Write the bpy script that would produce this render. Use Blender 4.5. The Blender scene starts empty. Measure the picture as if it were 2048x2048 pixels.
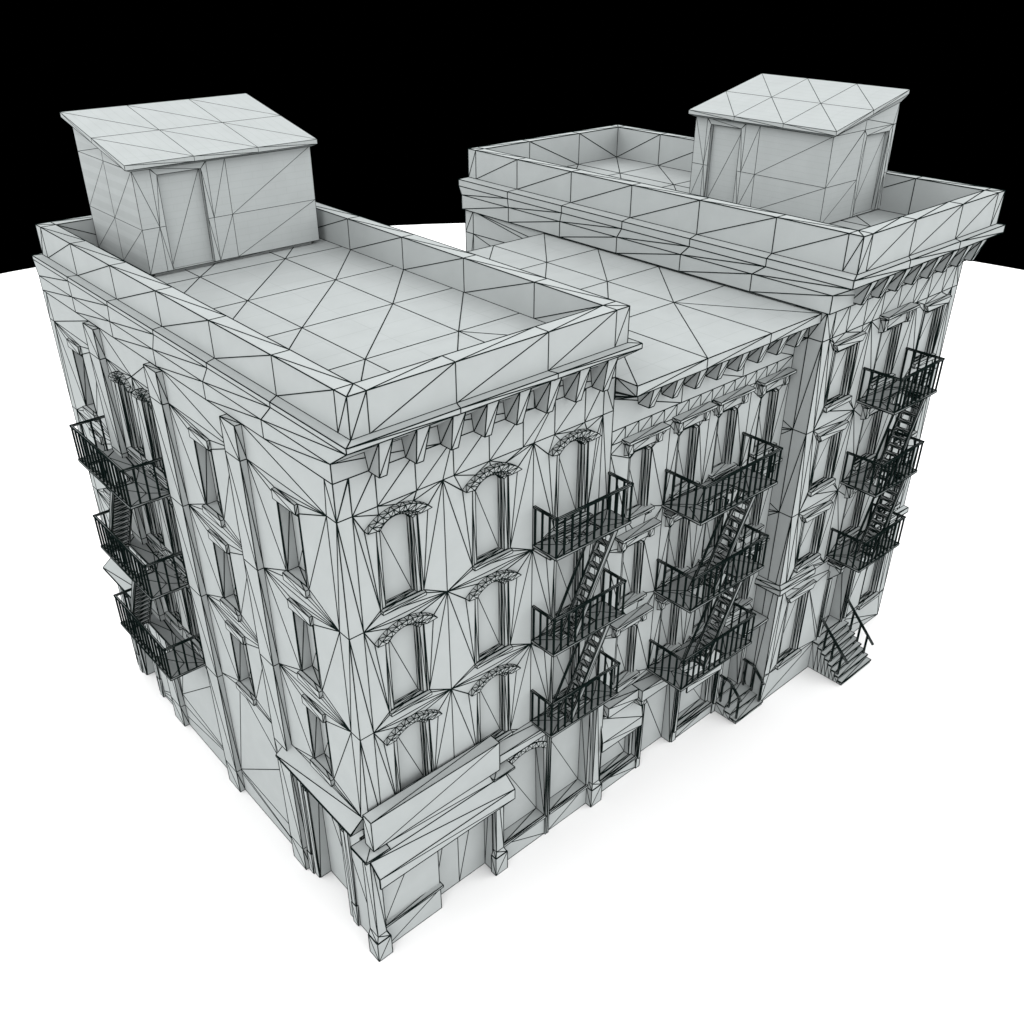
import bpy, math, random
from mathutils import Vector, Matrix
from mathutils.geometry import delaunay_2d_cdt

scene = bpy.context.scene
COL = scene.collection

# ------------------------------------------------------------------ materials
INK = (0.0035, 0.0065, 0.006, 1)
_mats = {}
def clay(name, base, wire, grain=0.0, tile=None):
    """matt model clay with its mesh edges inked on the surface"""
    if name in _mats: return _mats[name]
    m = bpy.data.materials.new(name); m.use_nodes = True
    nt = m.node_tree; N = nt.nodes; L = nt.links; N.clear()
    out = N.new('ShaderNodeOutputMaterial'); bs = N.new('ShaderNodeBsdfDiffuse')
    L.new(bs.outputs[0], out.inputs[0])
    src = None
    rgb = N.new('ShaderNodeRGB'); rgb.outputs[0].default_value = (*base, 1); src = rgb.outputs[0]
    tc = N.new('ShaderNodeTexCoord')
    no = N.new('ShaderNodeTexNoise'); no.inputs['Scale'].default_value = 1.3; no.inputs['Detail'].default_value = 6
    L.new(tc.outputs['Object'], no.inputs['Vector'])
    mr = N.new('ShaderNodeMapRange'); mr.inputs[1].default_value = .3; mr.inputs[2].default_value = .7
    mr.inputs[3].default_value = 1 - .035; mr.inputs[4].default_value = 1 + .02
    L.new(no.outputs[0], mr.inputs[0])
    mul = N.new('ShaderNodeVectorMath'); mul.operation = 'SCALE'
    L.new(src, mul.inputs[0]); L.new(mr.outputs[0], mul.inputs['Scale']); src = mul.outputs[0]
    if tile:                                             # faint course lines scored in the surface
        sx, sy, rot, depth, off = tile
        mp = N.new('ShaderNodeMapping'); mp.inputs['Rotation'].default_value = rot
        L.new(tc.outputs['Object'], mp.inputs['Vector'])
        br = N.new('ShaderNodeTexBrick'); br.inputs['Scale'].default_value = 1
        br.inputs['Brick Width'].default_value = sx; br.inputs['Row Height'].default_value = sy
        br.inputs['Mortar Size'].default_value = .012; br.inputs['Mortar Smooth'].default_value = .4
        br.offset = off
        L.new(mp.outputs[0], br.inputs['Vector'])
        mr2 = N.new('ShaderNodeMapRange'); mr2.inputs[3].default_value = 1; mr2.inputs[4].default_value = 1 - depth
        L.new(br.outputs['Fac'], mr2.inputs[0])
        mu2 = N.new('ShaderNodeVectorMath'); mu2.operation = 'SCALE'
        L.new(src, mu2.inputs[0]); L.new(mr2.outputs[0], mu2.inputs['Scale']); src = mu2.outputs[0]
    L.new(src, bs.inputs[0])
    m['rod'] = wire
    _mats[name] = m
    return m
BASE = (0.2475, 0.2635, 0.263)
IRON = (0.15, 0.16, 0.16)
X90 = (math.pi/2, 0, 0)
def mats(k, w):
    return dict(wall=clay('clay_wall'+k, BASE, w),
                roof=clay('clay_roof'+k, BASE, w, tile=(1.55, 1.03, (0, 0, 0), .14, 0)),
                fine=clay('clay_fine'+k, BASE, w*.8),
                trim=clay('clay_trim'+k, BASE, w*.78),
                iron=clay('clay_iron'+k, IRON, w*.88),
                shed=clay('clay_shed'+k, BASE, w*.5, tile=(.8, .22, X90, .06, .5)),
                shedroof=clay('clay_shed_roof'+k, BASE, w*.5, tile=(4.6, .33, (0, 0, math.pi/2), .10, 0)))
MA = mats('_near', .0168); MB = mats('_middle', .0182); MC = mats('_far', .0205)

# ------------------------------------------------------------------ mesh tools
ink = bpy.data.materials.new('ink'); ink.use_nodes = True
_n = ink.node_tree; _n.nodes.clear(); _o = _n.nodes.new('ShaderNodeOutputMaterial'); _b = _n.nodes.new('ShaderNodeBsdfDiffuse')
_b.inputs[0].default_value = INK; _n.links.new(_b.outputs[0], _o.inputs[0])
_rods = {}
def rods(radius):
    """geometry node group: a thin inked rod along every mesh edge"""
    k = round(radius, 4)
    if k in _rods: return _rods[k]
    t = bpy.data.node_groups.new('inked_edges', 'GeometryNodeTree')
    t.interface.new_socket('Geometry', in_out='INPUT', socket_type='NodeSocketGeometry')
    t.interface.new_socket('Geometry', in_out='OUTPUT', socket_type='NodeSocketGeometry')
    N = t.nodes; L = t.links
    i = N.new('NodeGroupInput'); o = N.new('NodeGroupOutput')
    mc = N.new('GeometryNodeMeshToCurve'); cm = N.new('GeometryNodeCurveToMesh'); cc = N.new('GeometryNodeCurvePrimitiveCircle')
    cc.inputs['Resolution'].default_value = 5; cc.inputs['Radius'].default_value = radius
    sm = N.new('GeometryNodeSetMaterial'); sm.inputs['Material'].default_value = ink
    j = N.new('GeometryNodeJoinGeometry')
    L.new(i.outputs[0], mc.inputs[0]); L.new(mc.outputs[0], cm.inputs[0]); L.new(cc.outputs[0], cm.inputs[1])
    L.new(cm.outputs[0], sm.inputs[0]); L.new(i.outputs[0], j.inputs[0]); L.new(sm.outputs[0], j.inputs[0]); L.new(j.outputs[0], o.inputs[0])
    _rods[k] = t
    return t

class G:
    def __init__(s): s.v = []; s.f = []
    def add(s, pts, faces):
        o = len(s.v); s.v += [tuple(p) for p in pts]; s.f += [tuple(i+o for i in f) for f in faces]; return s
    def quad(s, a, b, c, d, flip=False):
        return s.add([a, b, c, d], [(0, 1, 2), (0, 2, 3)] if not flip else [(0, 1, 3), (1, 2, 3)])
    def tri(s, a, b, c): return s.add([a, b, c], [(0, 1, 2)])
    def build(s, name, mat, parent, weld=True):
        me = bpy.data.meshes.new(name)
        # weld equal points so that only real edges exist
        if weld:
            idx = {}; nv = []; mp = []
            for p in s.v:
                k = (round(p[0], 4), round(p[1], 4), round(p[2], 4))
                if k not in idx: idx[k] = len(nv); nv.append(p)
                mp.append(idx[k])
            fs = []
            for f in s.f:
                g = []
                for i in f:
                    j = mp[i]
                    if j not in g: g.append(j)
                if len(g) > 2: fs.append(g)
        else: nv, fs = s.v, s.f
        me.from_pydata(nv, [], fs); me.update()
        o = bpy.data.objects.new(name, me); me.materials.append(mat)
        COL.objects.link(o)
        if parent: o.parent = parent
        if 'rod' in mat:
            md = o.modifiers.new('inked_edges', 'NODES'); md.node_group = rods(mat['rod'])
        return o

class Frame:
    """2-D facade frame: u along the wall, v up, d outward"""
    def __init__(s, o, U, N): s.o = Vector(o); s.U = Vector(U); s.N = Vector(N)
    def __call__(s, u, v, d=0.0): return s.o + s.U*u + Vector((0, 0, v)) + s.N*d

def prism(g, F, poly0, d0, poly1, d1, back=False):
    """solid between polygon poly1 at depth d1 (front) and poly0 at depth d0"""
    n = len(poly0)
    A = [F(u, v, d0) for u, v in poly0]; B = [F(u, v, d1) for u, v in poly1]
    for i in range(n):
        j = (i+1) % n; g.quad(A[i], A[j], B[j], B[i])
    for i in range(1, n-1):
        g.tri(B[0], B[i], B[i+1])
        if back: g.tri(A[0], A[i+1], A[i])
    return g
def rect(u0, u1, v0, v1): return [(u0, v0), (u1, v0), (u1, v1), (u0, v1)]
def fbox(g, F, u0, u1, v0, v1, d0, d1, back=True):
    return prism(g, F, rect(u0, u1, v0, v1), d0, rect(u0, u1, v0, v1), d1, back)
def box(g, x0, x1, y0, y1, z0, z1):
    F = Frame((0, 0, 0), (1, 0, 0), (0, 1, 0)); return fbox(g, F, x0, x1, z0, z1, y0, y1)
def bar(g, p, q, w, h=None, side=None):
    """square bar from p to q"""
    p = Vector(p); q = Vector(q); t = (q-p).normalized(); h = h or w
    s = Vector(side) if side else t.cross(Vector((0, 0, 1)))
    if s.length < 1e-3: s = Vector((1, 0, 0))
    s = (s - t*s.dot(t)).normalized(); n = t.cross(s)
    c = [s*w/2+n*h/2, -s*w/2+n*h/2, -s*w/2-n*h/2, s*w/2-n*h/2]
    A = [p+k for k in c]; B = [q+k for k in c]
    for i in range(4):
        j = (i+1) % 4; g.quad(A[i], A[j], B[j], B[i])
    g.quad(A[3], A[2], A[1], A[0]); g.quad(*B)
    return g

def inside(p, poly):
    x, y = p; r = False; n = len(poly)
    for i in range(n):
        x1, y1 = poly[i]; x2, y2 = poly[(i+1) % n]
        if (y1 > y) != (y2 > y) and x < (x2-x1)*(y-y1)/(y2-y1)+x1: r = not r
    return r
def sheet(g, F, outline, holes=(), pts=(), edges=(), marks=(), d=0.0):
    """flat wall skin with openings; marks are outlines of things fixed to it"""
    V = []; E = []
    def ring(poly):
        o = len(V); V.extend(Vector(p) for p in poly)
        E.extend((o+i, o+(i+1) % len(poly)) for i in range(len(poly)))
    ring(outline)
    for h in holes: ring(h)
    for h in marks: ring(h)
    for p in pts: V.append(Vector(p))
    for a, b in edges:
        o = len(V); V.extend((Vector(a), Vector(b))); E.append((o, o+1))
    vs, _, fs, *_ = delaunay_2d_cdt(V, E, [], 0, 1e-4)
    P = [F(p.x, p.y, d) for p in vs]; ff = []
    for f in fs:
        c = sum((vs[i] for i in f), Vector((0, 0)))/3
        if inside(c, outline) and not any(inside(c, h) for h in holes): ff.append(tuple(f))
    return g.add(P, ff)

def thing(name, loc, label, cat, group=None, kind=None):
    o = bpy.data.objects.new(name, None); COL.objects.link(o); o.location = loc
    o.empty_display_size = .5
    tag(o, label, cat, group, kind); return o
def tag(o, label, cat, group=None, kind=None):
    o['label'] = label; o['category'] = cat
    if group: o['group'] = group
    if kind: o['kind'] = kind

# ------------------------------------------------------------------ windows
def arch(uc, zc, r, a0, a1, n):
    return [(uc+r*math.cos(math.radians(a0+(a1-a0)*i/n)), zc+r*math.sin(math.radians(a0+(a1-a0)*i/n))) for i in range(n+1)]

def opening_poly(kind, uc, z):
    """opening outline, counter-clockwise; z = storey line above the window"""
    if kind == 'arched':
        return [(uc-.617, z-2.98), (uc+.617, z-2.98)] + arch(uc, z-.97, .70, 28.2, 151.8, 10)
    if kind == 'lintel':
        return rect(uc-.52, uc+.52, z-2.82, z-.66)
    if kind == 'flat':                                   # plain window under bracketed or splayed hood
        return rect(uc-.75, uc+.75, z-2.6, z-.52)
def inset_poly(poly, m, mb=0.0):
    us = [p[0] for p in poly]; vs = [p[1] for p in poly]
    u0, u1, v0, v1 = min(us), max(us), min(vs), max(vs); c = (u0+u1)/2; k = (u1-u0-2*m)/(u1-u0)
    out = []
    for u, v in poly:
        vv = v+mb if v < v0+1e-4 else v-m*.55
        out.append((c+(u-c)*k, vv))
    return out
def ringfaces(g, F, P, d0, Q, d1):
    n = len(P)
    for i in range(n):
        j = (i+1) % n; g.quad(F(*P[i], d0), F(*P[j], d0), F(*Q[j], d1), F(*Q[i], d1))

def window(par, F, poly, M, casing=.12, step=.035, depth=.22, diag=True, name='window', pane='pane', arched=False):
    """casing and reveal as one mesh, pane as its child"""
    g = G()
    P1 = inset_poly(poly, casing)
    ringfaces(g, F, poly, 0.0, poly, -step)
    ringfaces(g, F, poly, -step, P1, -step)
    P2 = inset_poly(P1, .03)
    ringfaces(g, F, P1, -step, P1, -step-depth*.5)
    ringfaces(g, F, P1, -step-depth*.5, P2, -step-depth*.5)
    ringfaces(g, F, P2, -step-depth*.5, P2, -step-depth)
    w = g.build(name, M['fine'], par)
    us = [p[0] for p in P2]; vs = [p[1] for p in P2]
    u0, u1, v0, v1 = min(us), max(us), min(vs), max(vs)
    D = -step-depth
    p = G().quad(F(u0, v0, D), F(u1, v0, D), F(u1, v1, D), F(u0, v1, D), flip=diag)
    p.build(pane, M['fine'], w)
    return w
def simple_window(par, F, u0, u1, v0, v1, M, depth=.3, name='window', frame=.0, flip=True):
    g = G(); P = rect(u0, u1, v0, v1)
    D = -depth
    if frame:
        Q = rect(u0+frame, u1-frame, v0+frame*.4, v1-frame)
        ringfaces(g, F, P, 0, P, D*.45); ringfaces(g, F, P, D*.45, Q, D*.45); ringfaces(g, F, Q, D*.45, Q, D)
        P = Q
    else: ringfaces(g, F, P, 0, P, D)
    w = g.build(name, M['wall'], par)
    (a, b), (c, _), (_, e), _ = P
    G().quad(F(a, b, D), F(c, b, D), F(c, e, D), F(a, e, D), flip=flip).build('pane', M['fine'], w)
    return w

def arch_hood(par, F, uc, z, M, k=1.0, n=12):
    """label arch: raised voussoir band over an arched window"""
    g = G()
    ob = arch(uc, z-1.517, 1.377, 46.2, 133.8, n); ob = [(uc+(u-uc)*k, v) for u, v in ob]
    fi = arch(uc, z-1.20, .885, 43.5, 136.5, n); fi = [(uc+(u-uc)*k, v) for u, v in fi]
    bi = arch(uc, z-1.237, .84, 42.8, 137.2, n); bi = [(uc+(u-uc)*k, v) for u, v in bi]
    for i in range(n):
        f = i % 2 == 0
        g.quad(F(*ob[i], 0), F(*ob[i+1], 0), F(*ob[i+1], .17), F(*ob[i], .17), flip=f)
        g.quad(F(*ob[i], .17), F(*ob[i+1], .17), F(*fi[i+1], .12), F(*fi[i], .12), flip=f)
        g.quad(F(*fi[i], .12), F(*fi[i+1], .12), F(*bi[i+1], 0), F(*bi[i], 0), flip=f)
    for i in (0, n):
        g.quad(F(*ob[i], 0), F(*ob[i], .17), F(*fi[i], .12), F(*bi[i], 0))
    return g.build('hood', M['trim'], par)
def arch_open(uc, z, hw=.617):
    k = hw/.617
    return [(uc-hw, z-2.98), (uc+hw, z-2.98)] + [(uc+(u-uc)*k, v) for u, v in arch(uc, z-1.237, .84, 42.8, 137.2, 12)]
def arch_foot(uc, z, hw=.617, sw=.68):
    """wall opening including what hood and sill cover"""
    k = hw/.617
    o = [(uc+(u-uc)*k, v) for u, v in arch(uc, z-1.517, 1.377, 46.2, 133.8, 12)[::3]]
    return [(uc-sw, z-3.08), (uc+sw, z-3.08), (uc+sw, z-2.98), (uc+hw, z-2.98), (uc+hw, z-.667)] + o + [(uc-hw, z-.667), (uc-hw, z-2.98), (uc-sw, z-2.98)]
def rect_foot(uc, hw, v0, v1, hh, h0, h1, sw, s0):
    """opening with hood strip h0..h1 (half width hh) and sill (half width sw, down to s0)"""
    return [(uc-sw, s0), (uc+sw, s0), (uc+sw, v0), (uc+hw, v0), (uc+hw, h0), (uc+hh, h0), (uc+hh, h1), (uc-hh, h1), (uc-hh, h0), (uc-hw, h0), (uc-hw, v0), (uc-sw, v0)]
def fans(gl, gr, z, c, hl, hr, ht, sl, sr, sb, dz=3.4):
    """mesh edges from the bay corners to the window trim"""
    e = [((gl, z), (gr, z)), ((gl, z), hl), ((gl, z), sl), ((gr, z), hr), ((gr, z), sr)]
    e += [((gl, z-dz), (sl[0], sb)), ((gr, z-dz), (sr[0], sb)), ((gr, z-dz), (sl[0], sb))]
    if ht: e.append(((gr, z), ht))
    return e

def slab_hood(par, F, uc, z, M, hw=.93, d=.33, lint=True, low=.52):
    """flat cornice hood on two brackets with a lintel board between"""
    g = G(); t = z-.0
    top = [(uc-hw, t), (uc+hw, t)]
    fbox(g, F, uc-hw+.03, uc+hw-.03, t-.09, t, 0, d)
    prism(g, F, rect(uc-hw+.12, uc+hw-.12, t-.19, t-.09), 0, [(uc-hw+.16, t-.16), (uc+hw-.16, t-.16), (uc+hw-.12, t-.09), (uc-hw+.12, t-.09)], d*.72)
    h = g.build('hood', M['fine'], par)
    for s in (-1, 1):
        c = uc+s*(hw-.27)
        b = G(); prism(b, F, rect(c-.1, c+.1, t-low-.06, t-.19), 0, rect(c-.1, c+.1, t-low+.02, t-.19), d*.55)
        b.build('bracket', M['fine'], par)
    if lint:
        l = G(); fbox(l, F, uc-hw+.37, uc+hw-.37, t-low+.02, t-.19, 0, d*.3); l.build('lintel', M['fine'], par)
    return h
def sill(par, F, uc, z, hw, M, h=.1, d=.12, bk=False):
    g = G(); prism(g, F, rect(uc-hw, uc+hw, z-h, z), -.2, rect(uc-hw, uc+hw, z-h, z-.01), d, True)
    o = g.build('sill', M['fine'], par)
    if bk:
        for s in (-1, 1):
            c = uc+s*(hw-.16)
            b = G(); prism(b, F, rect(c-.07, c+.07, z-h-.22, z-h), 0, rect(c-.07, c+.07, z-h-.1, z-h), d*.8)
            b.build('sill_bracket', M['fine'], par)
    return o

# ------------------------------------------------------------------ fire escapes
def landing(par, F, u0, u1, v, dep, M, hole, rail=1.24, step=.307):
    """platform with a stair hole; railing on three sides"""
    t = .085
    g = G(); h0, h1, hd0, hd1 = hole
    for vv in (v, v-t):
        sheet(g, F2(F, vv), [(u0, .0), (u1, .0), (u1, dep), (u0, dep)], holes=[rect(h0, h1, hd0, hd1)],
              pts=[(u0+.5, .45*dep), (u1-.5, .4*dep), ((u0+u1)/2, dep*.12), ((u0+u1)/2+.4, dep*.12)])
    O = [(u0, 0), (u1, 0), (u1, dep), (u0, dep)]
    for P in (O, rect(h0, h1, hd0, hd1)):
        for i in range(4):
            a, b = P[i], P[(i+1) % 4]
            g.quad(F(a[0], v-t, a[1]), F(b[0], v-t, b[1]), F(b[0], v, b[1]), F(a[0], v, a[1]))
    o = g.build('fire_escape_landing', M['iron'], par)
    r = G(); e = .035; z1 = v+rail
    bar(r, F(u0+e, z1, 0), F(u0+e, z1, dep), .06, .05)
    bar(r, F(u1-e, z1, 0), F(u1-e, z1, dep), .06, .05)
    bar(r, F(u0, z1, dep-e), F(u1, z1, dep-e), .06, .05)
    r.build('handrail', M['iron'], o)
    b = G()
    n = max(2, round((u1-u0)/step))
    for i in range(n+1):
        u = u0+e+(u1-u0-2*e)*i/n; bar(b, F(u, v, dep-e), F(u, z1, dep-e), .032)
    m = max(2, round(dep/step))
    for i in range(m):
        w = .05+(dep-e-.05)*i/m
        for u in (u0+e, u1-e): bar(b, F(u, v, w), F(u, z1, w), .032)
    b.build('balusters', M['iron'], o)
    return o
class F2:
    """horizontal frame at height v built from a facade frame: (u, depth)"""
    def __init__(s, F, v): s.F = F; s.v0 = v
    def __call__(s, u, w, d=0.0): return s.F(u, s.v0, w)
def stairs(par, F, ut, vt, ub, vb, da, db, M, n=9):
    g = G()
    for d in (da, db):
        bar(g, F(ut, vt, d), F(ub, vb, d), .05, .17, side=F(0, 0, 1)-F(0, 0, 0))
    o = g.build('fire_escape_stair', M['iron'], par)
    for i in range(n):
        t = (i+.6)/n; u = ut+(ub-ut)*t; v = vt+(vb-vt)*t
        b = G(); s = .095
        fbox(b, F, u-s, u+s, v-.03, v+.03, da+.03, db-.03) if db > da else fbox(b, F, u-s, u+s, v-.03, v+.03, db+.03, da-.03)
        b.build('tread', M['iron'], o)
    h = G()
    k = 1 if ub < ut else -1
    for d in (min(da, db),):
        a = F(ut-.5*k, vt+.1, d); b_ = F(ub-.62*k, vb+.75, d)
        bar(h, F(ut-.75*k, vt-.35, d), F(ub-.55*k, vb+.2, d), .045)
    h.build('stair_rail', M['iron'], o)
    return o

# ------------------------------------------------------------------ roofs, parapets, cornices
def frame_loop(g, x0, x1, y0, y1, t, z0, z1, nx, ny, zin):
    """parapet ring: outer faces, top, inner faces, divided into bays"""
    xs = [x0, x0+t] + [x0+(x1-x0)*i/nx for i in range(1, nx)] + [x1-t, x1]
    ys = [y0, y0+t] + [y0+(y1-y0)*i/ny for i in range(1, ny)] + [y1-t, y1]
    def strip(P, a, b, flips):
        for i in range(len(P)-1): g.quad(a(P[i]), a(P[i+1]), b(P[i+1]), b(P[i]), flip=flips)
    strip(xs, lambda x: (x, y0, z0), lambda x: (x, y0, z1), False)
    strip(xs, lambda x: (x, y1, z0), lambda x: (x, y1, z1), True)
    strip(ys, lambda y: (x0, y, z0), lambda y: (x0, y, z1), True)
    strip(ys, lambda y: (x1, y, z0), lambda y: (x1, y, z1), False)
    xi = xs[1:-1]; yi = ys[1:-1]
    strip(xi, lambda x: (x, y0+t, zin), lambda x: (x, y0+t, z1), False)
    strip(xi, lambda x: (x, y1-t, zin), lambda x: (x, y1-t, z1), True)
    strip(yi, lambda y: (x0+t, y, zin), lambda y: (x0+t, y, z1), False)
    strip(yi, lambda y: (x1-t, y, zin), lambda y: (x1-t, y, z1), True)
    strip(xi, lambda x: (x, y0, z1), lambda x: (x, y0+t, z1), False)
    strip(xi, lambda x: (x, y1, z1), lambda x: (x, y1-t, z1), False)
    strip(yi, lambda y: (x0, y, z1), lambda y: (x0+t, y, z1), True)
    strip(yi, lambda y: (x1, y, z1), lambda y: (x1-t, y, z1), False)
    for x, xx in ((x0, x0+t), (x1-t, x1)):
        for y, yy in ((y0, y0+t), (y1-t, y1)):
            g.quad((x, y, z1), (xx, y, z1), (xx, yy, z1), (x, yy, z1), flip=(x < x0+.01) != (y < y0+.01))

def roof_sheet(g, xs, ys, z, diag):
    for i in range(len(xs)-1):
        for j in range(len(ys)-1):
            g.quad((xs[i], ys[j], z), (xs[i+1], ys[j], z), (xs[i+1], ys[j+1], z), (xs[i], ys[j+1], z), flip=diag(i, j))

def cornice(g, fx0, fx1, fy0, fy1, lx0, lx1, ly0, ly1, px0, px1, py0, py1, zfb, zfm, zlb, zlt, zpt, nx, ny):
    """frieze, flared soffit, lip and ledge round the roof, divided into bays"""
    L = [(fx0, fx1, fy0, fy1, zfb), (fx0, fx1, fy0, fy1, zfm), (lx0, lx1, ly0, ly1, zlb), (lx0, lx1, ly0, ly1, zlt), (px0, px1, py0, py1, zpt)]
    def pts(r):
        x0, x1, y0, y1, z = r
        out = [[(x0+(x1-x0)*i/nx, y0, z) for i in range(nx+1)],
               [(x1, y0+(y1-y0)*i/ny, z) for i in range(ny+1)],
               [(x1-(x1-x0)*i/nx, y1, z) for i in range(nx+1)],
               [(x0, y1-(y1-y0)*i/ny, z) for i in range(ny+1)]]
        return out
    for a, b in zip(L[:-1], L[1:]):
        A, B = pts(a), pts(b)
        for s in range(4):
            for i in range(len(A[s])-1):
                if a is L[3] or (a is L[2] and s % 2): g.add([A[s][i], A[s][i+1], B[s][i+1], B[s][i]], [(0, 1, 2, 3)])
                else: g.quad(A[s][i], A[s][i+1], B[s][i+1], B[s][i], flip=(s % 2 == 0))

def bracket(par, F, c, zb, zt, M, db=.42, dt=.64, hb=.105, ht=.19, zs=None):
    """tapered cornice console, wider at the top"""
    g = G(); zs = zt-.45 if zs is None else zs
    P = []
    for s in (-1, 1):
        P.append([F(c+s*ht, zs, 0), F(c+s*ht, zt, dt), F(c+s*hb, zb, db), F(c+s*hb, zb, 0)])
    for L in P: g.tri(L[0], L[1], L[3]); g.tri(L[3], L[1], L[2])
    for i in range(4):
        j = (i+1) % 4; g.quad(P[0][i], P[1][i], P[1][j], P[0][j], flip=(i == 1))
    return g.build('bracket', M['wall'], par)

def penthouse(par, T, M):
    """stair bulkhead with a lean-to roof; local: front faces -Y, 6.27 wide, 4.3 deep"""
    W, D, H, HB = 6.27, 4.3, 3.2, 3.98
    F = Frame((0, 0, 0), (1, 0, 0), (0, -1, 0)); g = G()
    m = 1.41
    hole = rect(.78, 2.24, 0, 2.98)
    sheet(g, F, rect(0, W, 0, H), holes=[hole], marks=[],
          pts=[(0, m), (W, m), (3.1, m), (3.1, 0), (3.1, H)],
          edges=[((0, m), (.78, m)), ((2.24, m), (W, m)), ((3.1, 0), (3.1, H)), ((W, H), (3.1, m)), ((W, m), (3.1, 0)), ((0, H), (.58, m)), ((.58, m), (0, 0)),
                 ((.58, 0), (.58, H)), ((2.44, 0), (2.44, H)), ((.58, 3.17), (.78, 2.98)), ((2.44, 3.17), (2.24, 2.98)), ((2.44, m), (3.1, H)), ((3.1, m), (2.44, 0))])
    for x in (0, W):
        Fe = Frame((x, 0, 0), (0, 1, 0), (-1 if x == 0 else 1, 0, 0))
        turned = T[0][0] < .5 and x == W
        ho = [rect(2.29, 3.91, 0, 2.98)] if turned else []
        ed = [((0, m), (2.1, m)), ((4.1, m), (D, m)), ((0, H), (D, H)), ((2.1, 0), (2.1, H+.37)), ((4.1, 0), (4.1, H)), ((0, m), (2.1, H)), ((0, 0), (2.1, m)), ((2.1, 3.17), (2.29, 2.98)), ((4.1, 3.17), (3.91, 2.98))] if turned else \
             [((0, m), (D, m)), ((2.15, 0), (2.15, H+.38)), ((0, H-.01), (D, H-.01)), ((2.15, m), (0, H-.01)), ((2.15, H-.01), (D, m)), ((2.15, m), (D, 0)), ((2.15, 0), (0, m))]
        sheet(g, Fe, [(0, 0), (D, 0), (D, HB), (0, H)], holes=ho, edges=ed)
    Fb = Frame((0, D, 0), (1, 0, 0), (0, 1, 0)); sheet(g, Fb, rect(0, W, 0, HB), pts=[(3.1, m)])
    g.quad((0, 0, 0), (W, 0, 0), (W, D, 0), (0, D, 0))
    o = G(); o.v = [T @ Vector(p) for p in g.v]; o.f = g.f
    body = o.build('penthouse', M['shed'], par)
    def child(gg, name, mat):
        q = G(); q.v = [T @ Vector(p) for p in gg.v]; q.f = gg.f
        return q.build(name, mat, body)
    r = G(); e = .3; eb = .05
    el, er = (.28, .13) if T[0][0] > .5 else (.17, .26)
    def zr(y): return H+.235+.2125*(y+e)
    wt = W+el+er; xs = [-el, -el+wt/3, -el+wt*2/3, W+er]; ys = [-e, D/2-.15, D+eb]
    for i in range(3):
        for j in range(2):
            r.quad((xs[i], ys[j], zr(ys[j])), (xs[i+1], ys[j], zr(ys[j])), (xs[i+1], ys[j+1], zr(ys[j+1])), (xs[i], ys[j+1], zr(ys[j+1])), flip=True)
    th = .15
    for i in range(3):
        for y in (-e, D+eb):
            r.quad((xs[i], y, zr(y)-th), (xs[i+1], y, zr(y)-th), (xs[i+1], y, zr(y)), (xs[i], y, zr(y)), flip=True)
    for x in (-el, W+er):
        for j in range(2):
            r.quad((x, ys[j], zr(ys[j])-th), (x, ys[j+1], zr(ys[j+1])-th), (x, ys[j+1], zr(ys[j+1])), (x, ys[j], zr(ys[j])))
    # soffit tapers back to the wall head
    r.quad((-el, -e, zr(-e)-th), (W+er, -e, zr(-e)-th), (W+.02, -.02, H-.02), (-.02, -.02, H-.02))
    r.quad((-el, D+eb, zr(D+eb)-th), (W+er, D+eb, zr(D+eb)-th), (W+.02, D+.02, HB), (-.02, D+.02, HB))
    for x, xx in ((-el, -.02), (W+er, W+.02)):
        r.quad((x, -e, zr(-e)-th), (xx, -.02, H-.02), (xx, D+.02, HB), (x, D+eb, zr(D+eb)-th))
    child(r, 'roof', M['shedroof'])
    # doors set back in their openings
    def door(F, w0, w1):
        s = G(); t = -.16
        P = [(w0, 0), (w0, 2.98), (w1, 2.98), (w1, 0)]
        for i in range(3): s.quad(F(*P[i], 0), F(*P[i+1], 0), F(*P[i+1], t), F(*P[i], t))
        child(s, 'door_frame', M['shed'])
        k = G(); k.quad(F(w0, 0, t), F(w1, 0, t), F(w1, 2.98, t), F(w0, 2.98, t))
        child(k, 'door', M['shed'])
    door(F, .78, 2.24)
    if T[0][0] < .5: door(Frame((W, 0, 0), (0, 1, 0), (1, 0, 0)), 2.29, 3.91)
    pl = G(); box(pl, .2, W-.2, .2, D-.2, -.2, 0)
    child(pl, 'plinth', M['shed'])
    return body

# ================================================================== BUILDING A : corner
W3 = 3.09
A = thing('apartment_building', (0, 0, 0), 'nearest four-storey corner building with arched window hoods, shop sign and awning at street level', 'building', 'joined apartment buildings')
FA = Frame((0, 0, 0), (1, 0, 0), (0, -1, 0)); SA = Frame((0, 0, 0), (0, 1, 0), (-1, 0, 0))
WA, LA, ZT = 9.27, 18.58, 16.76
Z1, Z2, Z3 = 15.74, 12.34, 8.94
g = G()
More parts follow.
